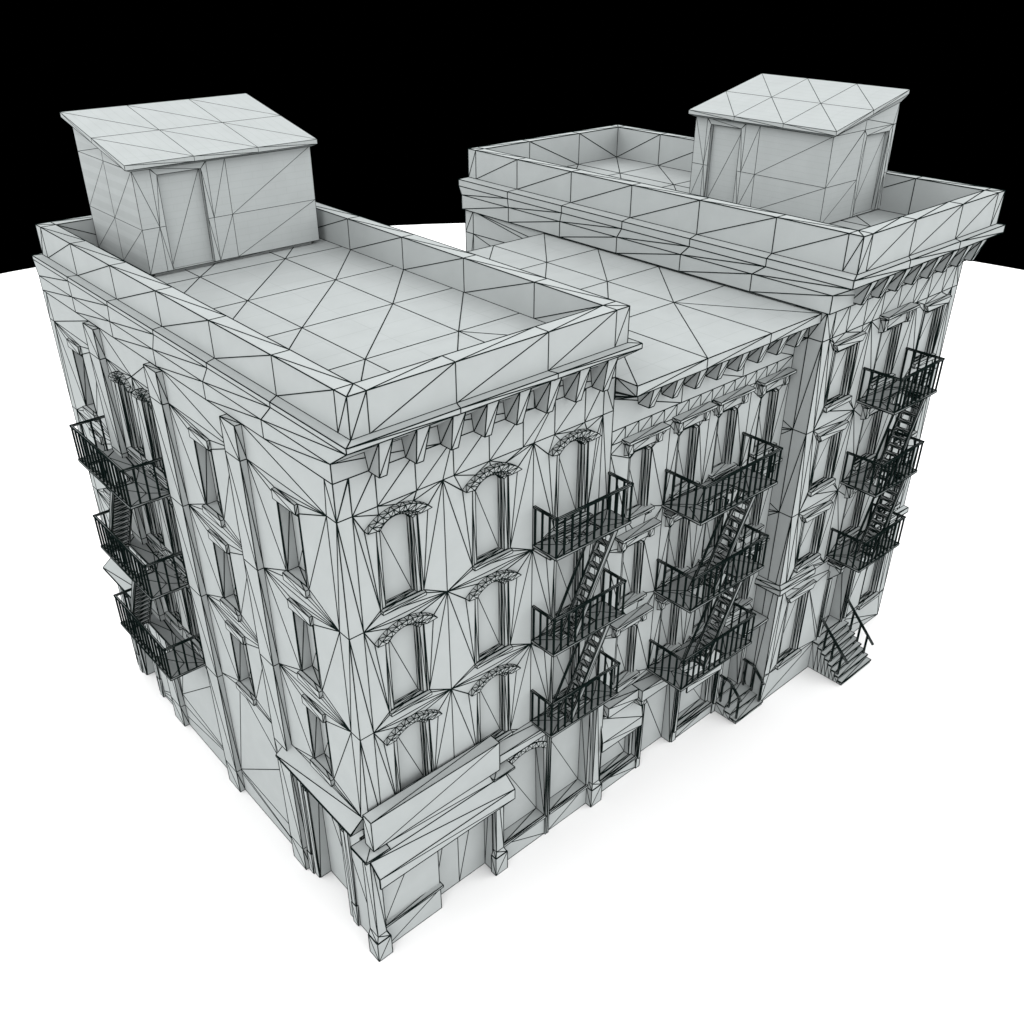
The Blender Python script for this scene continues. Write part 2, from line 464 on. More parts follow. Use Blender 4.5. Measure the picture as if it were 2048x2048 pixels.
# front upper wall
holes = []; marks = []
for z in (Z1, Z2, Z3):
    for uc in (1.66, 4.66, 7.69): holes.append(arch_foot(uc, z))
gu = [0, .43, 3.10, 6.18, 8.85, WA]; pts = []; edges = []
vt = [1.14, 2.29, 3.46, 4.63, 5.80, 6.95, 8.11]
for z in (Z1, Z2, Z3): pts += [(u, z) for u in gu]
for u in gu[1:-1]:
    edges += [((u, Z1), (u, Z2)), ((u, Z2), (u, Z3)), ((u, Z3), (u, 5.5))]
edges += [((0, Z1), (WA, Z1))]
for z in (Z2, Z3): edges += [((0, z), (.43, z)), ((8.85, z), (WA, z))]
edges += [((.43, Z1), (.41, ZT)), ((8.85, Z1), (8.83, ZT))]
for i, u in enumerate(vt):
    edges.append(((u, Z1), (u-.01, ZT)))
for z in (Z1, Z2, Z3):
    for c, a, b in ((1.66, .43, 3.10), (4.66, 3.10, 6.18), (7.69, 6.18, 8.85)):
        e_ = fans(a, b, z, c, (c-.948, z-.54), (c+.948, z-.54), (c+.527, z-.245), (c-.68, z-2.98), (c+.68, z-2.98), z-3.08)
        edges += e_ if z > Z3 else e_[:5]
allu = [.43]+vt+[8.85]
for a, b in zip(allu[:-1], allu[1:]): edges.append(((a, Z1), (b, ZT)))
edges.append(((0, Z1), (.43, ZT)))
sheet(g, FA, rect(0, WA, 5.5, ZT), holes, pts, edges, [])
# side wall
PIL = [(4.25, 5.03), (8.9, 9.73), (13.54, 14.37)]
holesS = []; edgesS = []; ptsS = []
sidew = [(2.33, .50, 'p'), (6.97, .51, 'p'), (16.36, .46, 'p')]
for z in (Z1, Z2, Z3):
    for uc, hw, _ in sidew:
        holesS.append(rect_foot(uc, hw, z-2.8, z-.66, hw+.05, z-.55, z-.27, hw+.07, z-3.04))
        R_, L_ = {2.33: (.43, 4.25), 6.97: (5.03, 8.9), 16.36: (14.37, LA-.43)}[uc]
        edgesS += fans(L_, R_, z, uc, (uc+hw+.05, z-.27), (uc-hw-.05, z-.55), None, (uc+hw+.07, z-2.8), (uc-hw-.07, z-2.8), z-3.04, 3.4 if z > Z3 else 3.3)
    for uc in (10.62, 12.42): holesS.append(arch_foot(uc, z, .5, .57))
    edgesS += [((9.73, z), (13.54, z))]
    ptsS += [(0, z), (LA, z)]
    lo = z-3.4 if z > Z3 else 1.05
    for a, b in PIL: edgesS += [((a, z), (a, lo)), ((b, z), (b, lo))]
    edgesS += [((.43, z), (.43, max(lo, 5.7))), ((LA-.43, z), (LA-.43, max(lo, 5.6))), ((0, z), (.43, z)), ((LA-.43, z), (LA, z)), ((11.52, z), (11.52, z-.6))]
for a, b in PIL: edgesS += [((a, Z1), (a, ZT)), ((b, Z1), (b, ZT))]
edgesS += [((.43, Z1), (.35, ZT)), ((LA-.43, Z1), (LA-.35, ZT)), ((9.73, 4.55), (13.54, 1.6)), ((5.03, 4.0), (8.9, 1.05))]
doorS = [(1.78, 0), (3.65, 0), (3.65, 4.5), (1.78, 4.5)]
doorT = [(16.3, 0), (17.58, 0), (17.58, 4.5), (16.3, 4.5)]
sheet(g, SA, rect(0, LA, 0, ZT), holesS+[doorS, doorT], ptsS, edgesS)
# right flank above the neighbour, back wall
FR = Frame((WA, 0, 0), (0, 1, 0), (1, 0, 0)); sheet(g, FR, rect(0, LA, 0, ZT), pts=[(.43, Z1), (W3*2, Z1), (W3*4, Z1)], edges=[((0, Z1), (LA, Z1))])
FB = Frame((0, LA, 0), (1, 0, 0), (0, 1, 0)); sheet(g, FB, rect(0, WA, 0, ZT), pts=[(W3, Z1), (2*W3, Z1), (W3, Z2), (2*W3, Z2)], edges=[((0, Z1), (WA, Z1)), ((0, Z2), (WA, Z2)), ((0, Z3), (WA, Z3))])
g.build('wall', MA['wall'], A)
for z in (Z1, Z2, Z3):
    for uc in (1.66, 4.66, 7.69):
        w = window(A, FA, arch_open(uc, z), MA)
        arch_hood(w, FA, uc, z, MA)
        sill(w, FA, uc, z-2.98, .68, MA, h=.1, d=.11)
    for uc, hw, _ in sidew:
        w = simple_window(A, SA, uc-hw, uc+hw, z-2.78, z-.66, MA, .34)
        h = G(); fbox(h, SA, uc-hw-.05, uc+hw+.05, z-.55, z-.27, 0, .1); h.build('hood', MA['fine'], w)
        sill(w, SA, uc, z-2.8, hw+.07, MA, h=.24, d=.12)
    for uc in (10.62, 12.42):
        w = window(A, SA, arch_open(uc, z, .5), MA, casing=.08, depth=.2)
        arch_hood(w, SA, uc, z, MA, k=.5/.617)
        sill(w, SA, uc, z-2.98, .62, MA, h=.1, d=.14)
# pilasters with level seams
for a, b in PIL:
    g = G(); zs = [0, 1.03, Z3-3.4, Z3, Z2, Z1, 16.74]
    for z0, z1 in zip(zs[:-1], zs[1:]):
        g.quad(SA(a, z0, .2), SA(b, z0, .2), SA(b, z1, .2), SA(a, z1, .2))
        g.quad(SA(a, z0, 0), SA(a, z0, .2), SA(a, z1, .2), SA(a, z1, 0))
        g.quad(SA(b, z0, 0), SA(b, z0, .2), SA(b, z1, .2), SA(b, z1, 0))
    g.quad(SA(a, 16.74, 0), SA(b, 16.74, 0), SA(b, 16.74, .2), SA(a, 16.74, .2))
    g.build('pilaster', MA['wall'], A)
# cornice, brackets, parapet, roof
PX0, PX1, PY0, PY1 = .296, 9.147, -.473, 18.58
g = G(); cornice(g, 0, WA, 0, LA, .0, 9.45, -.74, LA+.2, PX0-.0, PX1, PY0, PY1, ZT, 17.27, 17.79, 17.93, 17.945, 3, 6)
g.build('cornice', MA['wall'], A)
for i in range(8): bracket(A, FA, 1.09+1.05*i, 16.74, 17.74, MA)
g = G(); frame_loop(g, PX0, PX1, PY0, PY1, .5, 17.94, 18.97, 3, 6, 17.9)
g.build('parapet', MA['wall'], A)
g = G(); xs = [.32, 3.24, 6.36, 9.12]; ys = [-.4, 3.32, 6.46, 9.6, 12.75, 15.85, 18.5]
roof_sheet(g, xs, ys, 17.9, lambda i, j: (i, j) == (2, 0))
g.build('roof', MA['roof'], A)
penthouse(A, Matrix.Translation((2.0, 13.63, 18.03)), MA)

# --- street level of A
def pier(par, F, u0, u1, d, M, top=4.95, cap=True, capu=None, depth0=0.0):
    """square column: base block, chamfer, tapered shaft, cap slab"""
    c = (u0+u1)/2; hb = (u1-u0)/2; hs = hb*.62
    g = G(); fbox(g, F, u0, u1, 0, .82, depth0, d)
    base = g.build('column_base', M['wall'], par)
    s = G()
    prism(s, F, rect(c-hb*.96, c+hb*.96, .82, 1.1), depth0, rect(c-hb*.96, c+hb*.96, .82, .83), d-.01)
    s = G(); d1 = d-.08
    P = [(u0+.02, depth0), (u1-.02, depth0), (u1-.02, d-.02), (u0+.02, d-.02)]; Q = [(c-hs, depth0), (c+hs, depth0), (c+hs, d1), (c-hs, d1)]
    R = [(c-hs, depth0), (c+hs, depth0), (c+hs, d1), (c-hs, d1)]
    for i in range(4):
        a, b = i, (i+1) % 4
        s.quad(F(P[a][0], .82, P[a][1]), F(P[b][0], .82, P[b][1]), F(Q[b][0], 1.04, Q[b][1]), F(Q[a][0], 1.04, Q[a][1]))
        s.quad(F(Q[a][0], 1.04, Q[a][1]), F(Q[b][0], 1.04, Q[b][1]), F(R[b][0], top, R[b][1]), F(R[a][0], top, R[a][1]))
    s.build('column_shaft', M['wall'], par)
    if cap:
        k = G(); a, b, e0, e1 = capu; fbox(k, F, a, b, top, top+.06, e0, e1); k.build('column_cap', M['wall'], par)
pier(A, FA, -.31, .20, .25, MA, capu=(-.61, .2, -.116, .665), depth0=-.25, top=5.1)
pier(A, FA, 4.49, 5.0, .24, MA, capu=(4.07, 4.92, -.0, .695), top=5.1)
pier(A, FA, 9.04, 9.57, .265, MA, top=5.2, cap=False)
# shop front
g = G()
fbox(g, FA, .05, 2.335, 0, .98, -.42, 0)
g.build('shop_front_base', MA['wall'], A)
g = G(); fbox(g, FA, .1, 2.37, 1.12, 1.2, -.1, .12); g.build('shop_sill', MA['wall'], A)
g = G(); g.quad(FA(.1, .98, -.03), FA(2.33, .98, -.03), FA(2.33, 5.1, -.03), FA(.1, 5.1, -.03))
g.quad(FA(2.33, .98, -.03), FA(2.33, .98, -.42), FA(2.33, 5.1, -.42), FA(2.33, 5.1, -.03))
g.build('shop_window', MA['wall'], A)
g = G(); sheet(g, Frame((0, .42, 0), (1, 0, 0), (0, -1, 0)), rect(2.33, 4.55, 0, 5.2), pts=[], edges=[((3.42, 0), (3.42, 5.2)), ((3.42, 0), (4.55, 5.2)), ((2.33, 0), (3.42, 5.2))])
g.build('door', MA['wall'], A)
g = G()
g.quad(FA(4.55, 0, -.42), FA(4.55, 0, 0), FA(4.55, 5.2, 0), FA(4.55, 5.2, -.42))
g.quad(FA(0, 5.2, -.42), FA(4.6, 5.2, -.42), FA(4.6, 5.2, 0), FA(0, 5.2, 0)); g.quad(FA(0, 5.0, 0), FA(4.6, 5.0, 0), FA(4.6, 5.5, 0), FA(0, 5.5, 0))
# bays right of the sign: wall skin with two shop openings
archo = [(5.0, .95), (6.93, .95)]+[(6.93-.1, 4.2)]+arch(5.965, 3.35, 1.25, 45, 135, 8)[1:-1]+[(5.1, 4.2)]
op2 = rect(7.17, 9.0, .95, 4.45)
sheet(g, FA, rect(4.55, 9.27, 0, 5.5), [archo, op2], pts=[(6.97, 3), (7.1, 3)], edges=[((6.96, 0), (6.96, 5.3)), ((7.10, 0), (7.10, 5.3))])
g.build('street_wall', MA['wall'], A)
def deep(par, F, poly, D, M):
    g = G(); ringfaces(g, F, poly, 0, poly, -D)
    w = g.build('shop_window', M['wall'], par)
    us = [p[0] for p in poly]; vs = [p[1] for p in poly]
    G().quad(F(min(us), min(vs), -D), F(max(us), min(vs), -D), F(max(us), max(vs)+.1, -D), F(min(us), max(vs)+.1, -D), flip=True).build('pane', M['fine'], w)
    s = G(); fbox(s, F, min(us)-.02, max(us)+.04, min(vs)-.09, min(vs), -.02, .06); s.build('sill', M['fine'], w)
    return w
w = deep(A, FA, archo, .42, MA)
w = deep(A, FA, op2, .42, MA)
for u in (6.97, 7.06): g = G(); bar(g, FA(u, 0, .03), FA(u, 5.2, .03), .06); g.build('downpipe', MA['fine'], A)
# arch rings over the shop openings
g = G(); n = 14
for i in range(n):
    a, b = arch(5.965, 3.35, 1.25, 42, 138, n)[i:i+2]; c, e = arch(5.965, 3.35, 1.45, 42, 138, n)[i:i+2]
    g.quad(FA(*a, .03), FA(*b, .03), FA(*e, .03), FA(*c, .03), flip=i % 2 == 0); g.quad(FA(*a, 0), FA(*b, 0), FA(*b, .03), FA(*a, .03)); g.quad(FA(*c, 0), FA(*e, 0), FA(*e, .03), FA(*c, .03))
g.build('window_arch', MA['fine'], A)
# belt over them
def belt(par, F, u0, u1, zw, zo, zb, d, M, name='belt_course'):
    g = G(); A_ = [(0, zw), (d, zo), (d, zb), (0, zb-.02)]
    for i in range(3):
        g.quad(F(u0, A_[i][1], A_[i][0]), F(u1, A_[i][1], A_[i][0]), F(u1, A_[i+1][1], A_[i+1][0]), F(u0, A_[i+1][1], A_[i+1][0]))
    for u in (u0, u1): g.quad(*[F(u, v, dd) for dd, v in A_])
    return g.build(name, M['wall'], par)
belt(A, FA, 4.56, 9.26, 5.78, 5.64, 5.31, .4, MA)
# sign board and awning
g = G(); fbox(g, FA, -.235, 4.46, 5.21, 6.345, .1, .5); g.build('sign_board', MA['wall'], A)
def awning(par, F, u0, u1, z0, d0, z1, d1, lip, M):
    g = G(); t = .035
    S = ([(0.0, z0)] if d0 > .5 else [])+[(d0, z0), (d1, z1), (d1, z1-lip), (d1-t, z1-lip), (d1-t, z1-.04), (d0, z0-.04)]
    for i in range(len(S)-1):
        g.quad(F(u0, S[i][1], S[i][0]), F(u1, S[i][1], S[i][0]), F(u1, S[i+1][1], S[i+1][0]), F(u0, S[i+1][1], S[i+1][0]))
    for u in (u0, u1):
        g.quad(F(u, z0, d0), F(u, z1, d1), F(u, z1-.04, d1-t), F(u, z0-.04, d0)); g.quad(F(u, z1, d1), F(u, z1-lip, d1), F(u, z1-lip, d1-t), F(u, z1, d1-t))
    return g.build('awning', M['wall'], par)
aw = awning(A, FA, -.47, 4.57, 5.08, .66, 4.755, 1.09, .40, MA)
g = G(); g.quad(FA(.21, 5.2, .5), FA(4.06, 5.2, .5), FA(4.06, 5.083, .658), FA(.21, 5.083, .658)); g.quad(FA(.21, 5.2, 0), FA(4.06, 5.2, 0), FA(4.06, 5.2, .5), FA(.21, 5.2, .5))
g.build('valance_board', MA['trim'], aw)
# side entrances with canopies
def side_door(u0, u1, c0, c1, zc):
    g = G()
    for u in (u0, u1): g.quad(SA(u, 0, 0), SA(u, 0, -.42), SA(u, 4.5, -.42), SA(u, 4.5, 0))
    g.quad(SA(u0, 4.5, 0), SA(u1, 4.5, 0), SA(u1, 4.5, -.42), SA(u0, 4.5, -.42))
    g.quad(SA(u0, 0, -.42), SA(u1, 0, -.42), SA(u1, 4.5, -.42), SA(u0, 4.5, -.42))
    dd = g.build('door', MA['wall'], A)
    for s, u in ((1, u1), (-1, u0)):
        f = G()
        fbox(f, SA, *sorted((u+s*.02, u+s*.24)), 0, 4.6, -.02, .03); fbox(f, SA, *sorted((u+s*.3, u+s*.52)), 0, 4.75, -.02, .065)
        for (a, b, hh) in ((.28, .54, .95),): fbox(f, SA, *sorted((u+s*a, u+s*b)), 0, hh, 0, .09)
        for k in range(4): fbox(f, SA, *sorted((u+s*.05, u+s*(.25))), 4.1+.16*k, 4.2+.16*k, .03, .05+.03*k)
        f.build('door_frame', MA['fine'], dd)
    k = G(); t = .06
    S = [(0, zc+.36), (.46, zc), (.46, zc-t), (0, zc-t)]
    for i in range(3): k.quad(SA(c0, S[i][1], S[i][0]), SA(c1, S[i][1], S[i][0]), SA(c1, S[i+1][1], S[i+1][0]), SA(c0, S[i+1][1], S[i+1][0]))
    for u in (c0, c1): k.quad(*[SA(u, v, d) for d, v in S])
    k.build('canopy', MA['wall'], dd)
side_door(1.78, 3.65, .33, 4.53, 5.33)
side_door(16.3, 17.58, 14.4, 18.33, 5.42)
# fire escapes
for v in (12.5, 9.08, 5.82): landing(A, FA, 6.2, 9.27, v, .96, MA, (6.88, 8.35, .12, .62))
stairs(A, FA, 8.75, 12.45, 7.1, 9.1, .87, .42, MA, 10); stairs(A, FA, 8.7, 9.03, 7.12, 5.85, .87, .42, MA, 10)
for v in (12.2, 8.72, 5.3): landing(A, SA, 10.17, 14.45, v, 1.35, MA, (11.6, 13.9, .55, 1.2))
stairs(A, SA, 11.9, 12.2, 13.95, 8.75, 1.2, .55, MA, 12); stairs(A, SA, 11.9, 8.7, 13.8, 5.35, 1.2, .55, MA, 12)

# ================================================================== BUILDING B : middle
BX = 9.27; WB = 9.02
B = thing('apartment_building', (BX, 0, 0), 'lower middle building with a flat parapet-free roof, bracketed window hoods and a small stoop', 'building', 'joined apartment buildings')
FBf = Frame((0, 0, 0), (1, 0, 0), (0, -1, 0))
ZB = 15.06; ZR = 16.74
winB = [10.62-BX, 12.90-BX, 14.89-BX, 17.20-BX]
g = G(); holes = []; pts = []; edges = []
ks = [.58*i for i in range(1, 15)]
for i, u in enumerate(ks):
    edges.append(((u, ZB), (u, 14.62)))
    edges.append((((ks[i-1] if i else .02), 14.62), (u, ZB)))
edges.append(((0, ZB), (WB, ZB)))
for r in range(3):
    z = 14.67-3.4*r
    for c in winB: holes.append([(c-.52, z-2.82), (c+.52, z-2.82), (c+.52, z-.74), (c+.3, z-.6), (c-.3, z-.6), (c-.52, z-.74)])
    pts += [(2.66, z-3.1), (4.62, z-3.1), (6.8, z-3.1), (0, z-.35), (WB, z-.35)]
    for u in (2.66, 4.62, 6.8): edges.append(((u, z-3.1), (u, z-.25 if r == 0 else z+.3)))
sheet(g, FBf, rect(0, WB, 4.3, ZB), holes, pts, edges)
h = G(); sheet(h, FBf, rect(0, WB, ZB+.001, 16.1), pts=[(3.09, ZB+.001), (6.18, ZB+.001), (3.09, 16.1), (6.18, 16.1)], edges=[((3.09, ZB+.001), (3.09, 16.1)), ((6.18, ZB+.001), (6.18, 16.1))]); h.build('frieze', MB['wall'], B)
Fb2 = Frame((0, 12.5, 0), (1, 0, 0), (0, 1, 0)); bw = G(); sheet(bw, Fb2, rect(0, WB, 0, ZR), pts=[(3, 12), (6, 12), (3, 8), (6, 8)], edges=[((0, 12), (WB, 12)), ((0, 8), (WB, 8))])
g.build('wall', MB['wall'], B); bw.build('rear_wall', MB['wall'], B)
for r in range(3):
    z = 14.67-3.4*r
    for c in winB:
        w = window(B, FBf, [(c-.52, z-2.82), (c+.52, z-2.82), (c+.52, z-.74), (c+.3, z-.6), (c-.3, z-.6), (c-.52, z-.74)], MB, casing=.1, depth=.24)
        slab_hood(w, FBf, c, z, MB)
        sill(w, FBf, c, z-2.8, .68, MB, h=.1, d=.16, bk=True)
# roof slab with fascia and soffit
xs = [.04, 3.10, 6.24, WB]
g = G(); roof_sheet(g, xs, [-.8, 3.15, 6.24, 9.4, 12.5], ZR, lambda i, j: (i, j) == (2, 0))
g.build('roof', MB['roof'], B)
g = G()
for x0, x1 in zip(xs[:-1], xs[1:]):
    g.quad((x0, -.8, 16.42), (x1, -.8, 16.42), (x1, -.8, ZR), (x0, -.8, ZR))
    g.quad((x0, -.8, 16.42), (x1, -.8, 16.42), (x1, 0, 16.08), (x0, 0, 16.08))
g.quad((.04, -.8, 16.42), (.04, -.8, ZR), (.04, 0, ZR), (.04, 0, 16.08))
for k in (.35, .8): g.tri((.04, -.8, 16.42), (.04, 0, 16.08+k*.3), (.04, 0, 16.08+k*.3-.05))
g.build('eaves', MB['wall'], B)
for i in range(8): bracket(B, FBf, 1.17+1.04*i, 15.64, 16.38, MB, zs=16.1)
# street level
g = G()
o1 = rect(9.72-BX, 11.66-BX, .62, 4.0); rc = rect(11.95-BX, 13.74-BX, 0, 4.05); o2 = rect(14.1-BX, 16.25-BX, .55, 3.5); dr = rect(16.75-BX, 18.0-BX, .6, 3.9)
sheet(g, FBf, rect(.2, WB, 0, 4.3), [o1, rc, o2, dr], pts=[(13.95-BX, 2), (16.4-BX, 2)], edges=[((11.75-BX, 0), (11.75-BX, 4.3)), ((13.98-BX, 0), (13.98-BX, 4.3)), ((16.38-BX, 0), (16.38-BX, 4.3))])
g.quad(FBf(rc[0][0], 0, 0), FBf(rc[0][0], 0, -.42), FBf(rc[0][0], 4.05, -.42), FBf(rc[0][0], 4.05, 0)); g.quad(FBf(rc[1][0], 0, 0), FBf(rc[1][0], 0, -.42), FBf(rc[1][0], 4.05, -.42), FBf(rc[1][0], 4.05, 0))
g.quad(FBf(rc[0][0], 4.05, 0), FBf(rc[1][0], 4.05, 0), FBf(rc[1][0], 4.05, -.42), FBf(rc[0][0], 4.05, -.42))
g.build('street_wall', MB['wall'], B)
g = G(); sheet(g, Frame((0, .42, 0), (1, 0, 0), (0, -1, 0)), rc); g.build('door', MB['wall'], B)
for P in (o1, o2):
    (a, b), (c, _), (_, e), _ = P
    w = simple_window(B, FBf, a, c, b, e, MB, .42, 'shop_window', .16)
    s = G(); fbox(s, FBf, a-.04, c+.06, b-.06, b, -.02, .07); s.build('sill', MB['fine'], w)
w = simple_window(B, FBf, dr[0][0], dr[1][0], .6, 3.9, MB, .5, 'door', 0, False)
for u0, u1 in ((11.70-BX, 11.90-BX), (13.80-BX, 14.03-BX), (16.28-BX, 16.5-BX)):
    g = G(); fbox(g, FBf, u0, u1, 0, 4.2, -.02, .05); fbox(g, FBf, u0+.05, u1-.05, .5, 4.1, .05, .09); g.build('pilaster', MB['wall'], B)
awning(B, FBf, 9.41-BX, 11.5-BX, 3.98, .12, 2.96, .31, .43, MB)
awning(B, FBf, 14.06-BX, 16.17-BX, 3.9, .12, 2.88, .31, .31, MB)
belt(B, FBf, .3, 11.1-BX, 4.52, 4.5, 4.08, .35, MB)
belt(B, FBf, 11.12-BX, 14.3-BX, 4.5, 4.49, 4.0, .51, MB)
g = G(); prism(g, FBf, rect(11.14-BX, 11.4-BX, 3.72, 4.0), 0, rect(11.14-BX, 11.4-BX, 3.8, 4.0), .5); g.build('belt_bracket', MB['wall'], B)
g = G(); fbox(g, FBf, 16.55-BX, WB-.02, 4.15, 4.27, 0, .75); g.build('canopy', MB['wall'], B)
def stoop(par, F, u0, u1, d0, d1, ztop, n, land, M):
    """flight of solid steps rising to a door, treads with a small nosing"""
    g = G(); h = ztop/n; run = (d1-d0-land)/(n-1) if n > 1 else 0
    for i in range(n):
        de = d1-run*i if i else d1
        z = h*(i+1)
        db = d1-run*(i+1) if i < n-1 else d0
        fbox(g, F, u0, u1, 0, z-.05, db, de, back=False)
        fbox(g, F, u0-.03, u1+.03, z-.05, z, db, de+.03, back=False)
    return g.build('stoop', M['fine'], par)
def stoop_rail(par, F, u, path, posts, M, w=.06):
    g = G()
    for a, b in zip(path[:-1], path[1:]): bar(g, F(u, a[1], a[0]), F(u, b[1], b[0]), w)
    for d, z0, z1 in posts: bar(g, F(u, z0, d), F(u, z1, d), .05)
    return g.build('handrail', M['iron'], par)
s = stoop(B, FBf, 16.53-BX, 18.27-BX, 0, 1.1, .52, 3, .48, MB)
for u in (16.64-BX, 18.17-BX): stoop_rail(s, FBf, u, [(.03, 1.8), (.5, 1.78), (1.12, 1.15)], [(.18, .5, 1.8), (.6, .5, 1.7), (1.02, .15, 1.25)], MB)
# fire escape
for v in (11.64, 8.24, 4.84): landing(B, FBf, 11.87-BX, 15.93-BX, v, 1.59, MB, (12.7-BX, 14.6-BX, .78, 1.42))
stairs(B, FBf, 15.05-BX, 11.6, 13.35-BX, 8.25, 1.4, .85, MB, 11); stairs(B, FBf, 15.05-BX, 8.2, 13.35-BX, 4.85, 1.4, .85, MB, 11)

# ================================================================== BUILDING C : far right
CX, CY = 18.29, -.996
C_ = thing('apartment_building', (CX, CY, 0), 'tallest far right building with a deep overhanging cornice, rooftop stair house and long front steps', 'building', 'joined apartment buildings')
FC = Frame((0, 0, 0), (1, 0, 0), (0, -1, 0)); SC = Frame((0, 0, 0), (0, 1, 0), (-1, 0, 0))
WC, LC = 9.24, 18.69
Y1, Y2, Y3, YT = 15.81, 12.41, 9.01, 16.82
YS = 5.62
g = G(); holes = []; pts = []; edges = []
cu = [(1.64, 1), (4.63, 2), (7.72, 1)]
for z in (Y1, Y2, Y3):
    for c, k in cu:
        if k == 1: holes.append(rect_foot(c, .73, z-2.6, z-.6, .85, z-.5, z-.25, .8, z-2.78))
        else: holes.append(rect(c-.73, c+.73, z-2.6, z-.6))
    for (c, k), a, b in zip(cu, (.43, 3.05, 6.17), (3.05, 6.17, 8.82)):
        if k == 1: edges += fans(a, b, z, c, (c-.85, z-.5), (c+.85, z-.25), None, (c-.8, z-2.6), (c+.8, z-2.6), z-2.78, 3.4 if z > Y3 else 3.3)
    pts += [(u, z) for u in (.43, 3.05, 6.17, 8.82)]
    for u in (.43, 3.05, 6.17, 8.82): edges.append(((u, z), (u, z-3.4 if z > Y3 else YS)))
    edges += [((0, z), (.43, z)), ((8.82, z), (WC, z))]
edges += [((0, Y1), (WC, Y1))]
vt = [.55, 1.4, 2.5, 3.62, 4.75, 5.85, 6.95, 8.0, 8.82]
prev = .43
for u in vt: edges += [((u, Y1), (u, YT)), ((prev, Y1), (u, YT))]; prev = u
gh1 = rect(19.1-CX, 20.6-CX, 1.62, 4.75); gh3 = rect(25.3-CX, 26.8-CX, 1.62, 4.75); gd = rect(22.2-CX, 23.9-CX, 1.45, 5.0)
sheet(g, FC, rect(0, WC, YS, YT), holes, pts, edges)
sheet(g, FC, rect(0, WC, 0, YS), [gh1, gh3, gd], pts=[(0, 1.5), (WC, 1.5)], edges=[((0, 1.4), (22.0-CX, 1.4)), ((.35, 1.4), (.35, YS)), ((24.1-CX, 1.4), (WC, 1.4)), ((8.85, 1.4), (8.85, YS))])
hs = []
ed = []
for z in (Y1, Y2, Y3): ed += [((0, z), (.55, z)), ((LC-.55, z), (LC, z)), ((.55, z), (3.6, z-1.2)), ((.55, z), (3.3, z-2.2)), ((.55, z), (3.6, z-.6)), ((LC-.55, z), (LC-6, z+.1))]
ed += [((.55, 0), (.55, YT)), ((LC-.55, 0), (LC-.55, YT))]
wc = [(15.2, 12.95, 14.9)]
holeS = [rect(14.0, 15.0, 13.2, 15.0)]
sheet(g, SC, rect(0, LC, 0, YT), holeS, [(9, Y1)], ed)
FCr = Frame((WC, 0, 0), (0, 1, 0), (1, 0, 0)); sheet(g, FCr, rect(0, LC, 0, YT), pts=[(6, Y1), (12, Y1)], edges=[((0, Y1), (LC, Y1)), ((0, Y2), (LC, Y2)), ((0, Y3), (LC, Y3))])
FCb = Frame((0, LC, 0), (1, 0, 0), (0, 1, 0)); sheet(g, FCb, rect(0, WC, 0, YT), pts=[(3, Y1), (6, Y1)], edges=[((0, Y1), (WC, Y1)), ((0, Y2), (WC, Y2)), ((0, Y3), (WC, Y3))])
g.build('wall', MC['wall'], C_)
simple_window(C_, SC, 14.0, 15.0, 13.2, 15.0, MC, .2)
def splay_hood(par, F, c, zb, zt, M):
    g = G(); prism(g, F, [(c-.95, zt), (c-.78, zb), (c+.52+.26, zb), (c+.95, zt)], 0, [(c-.93, zt-.02), (c-.77, zb), (c+.77, zb), (c+.93, zt-.02)], .15)
    return g.build('hood', M['fine'], par)
for z in (Y1, Y2, Y3):
    for c, k in cu:
        w = window(C_, FC, rect(c-.73, c+.73, z-2.6, z-.6), MC, casing=.14, depth=.2, diag=False)
        if k == 1: splay_hood(w, FC, c, z-.5, z-.25, MC)
        else: slab_hood(w, FC, c, z+.1, MC, hw=1.1, d=.36, low=.62)
        sill(w, FC, c, z-2.6, .8, MC, h=.18, d=.14)
for P in (gh1, gh3):
    (a, b), (c, _), (_, e), _ = P
    w = window(C_, FC, P, MC, casing=.14, depth=.25, diag=False)
    splay_hood(w, FC, (a+c)/2, e+.08, e+.35, MC); sill(w, FC, (a+c)/2, b, .83, MC, h=.16, d=.14)
# string course, broken by the entrance
F = FC
prof = [(0, YS+.32), (.15, YS+.22), (.17, YS+.0), (.08, YS-.08), (0, YS-.12)]
for a, b in ((0, 2.2), (6.0, WC)):
    g = G()
    for (d0, z0), (d1, z1) in zip(prof[:-1], prof[1:]):
        ea, eb = (-d0 if a == 0 else 0), (-d1 if a == 0 else 0)
        fa, fb = (d0 if b == WC else 0), (d1 if b == WC else 0)
        g.quad(F(a+ea, z0, d0), F(b+fa, z0, d0), F(b+fb, z1, d1), F(a+eb, z1, d1))
        if a == 0: g.quad((-d0, -d0, z0), (-d0, 1.0, z0), (-d1, 1.0, z1), (-d1, -d1, z1))
    g.build('string_course', MC['wall'], C_)
# entrance
dw = simple_window(C_, FC, gd[0][0], gd[1][0], gd[0][1], gd[2][1], MC, .55, 'door', 0, False)
for s, u in ((-1, gd[0][0]), (1, gd[1][0])):
    f = G(); a, b = sorted((u, u+s*.28)); fbox(f, FC, a, b, 1.3, 5.0, -.02, .07); fbox(f, FC, a+.06, b-.06, 1.6, 4.6, .07, .11); f.build('door_frame', MC['fine'], dw)
    k = G(); prism(k, FC, rect(a, b, 4.55, 5.45), 0, rect(a+.02, b-.02, 5.1, 5.45), .5); k.build('bracket', MC['fine'], dw)
g = G(); fbox(g, FC, gd[0][0]-.5, gd[1][0]+.5, 5.45, 5.58, 0, .62); fbox(g, FC, gd[0][0]-.4, gd[1][0]+.4, 5.58, 5.7, 0, .5); g.build('canopy', MC['wall'], dw)
s = stoop(C_, FC, 21.8-CX, 24.05-CX, 0, 1.64, 1.42, 8, .28, MC)
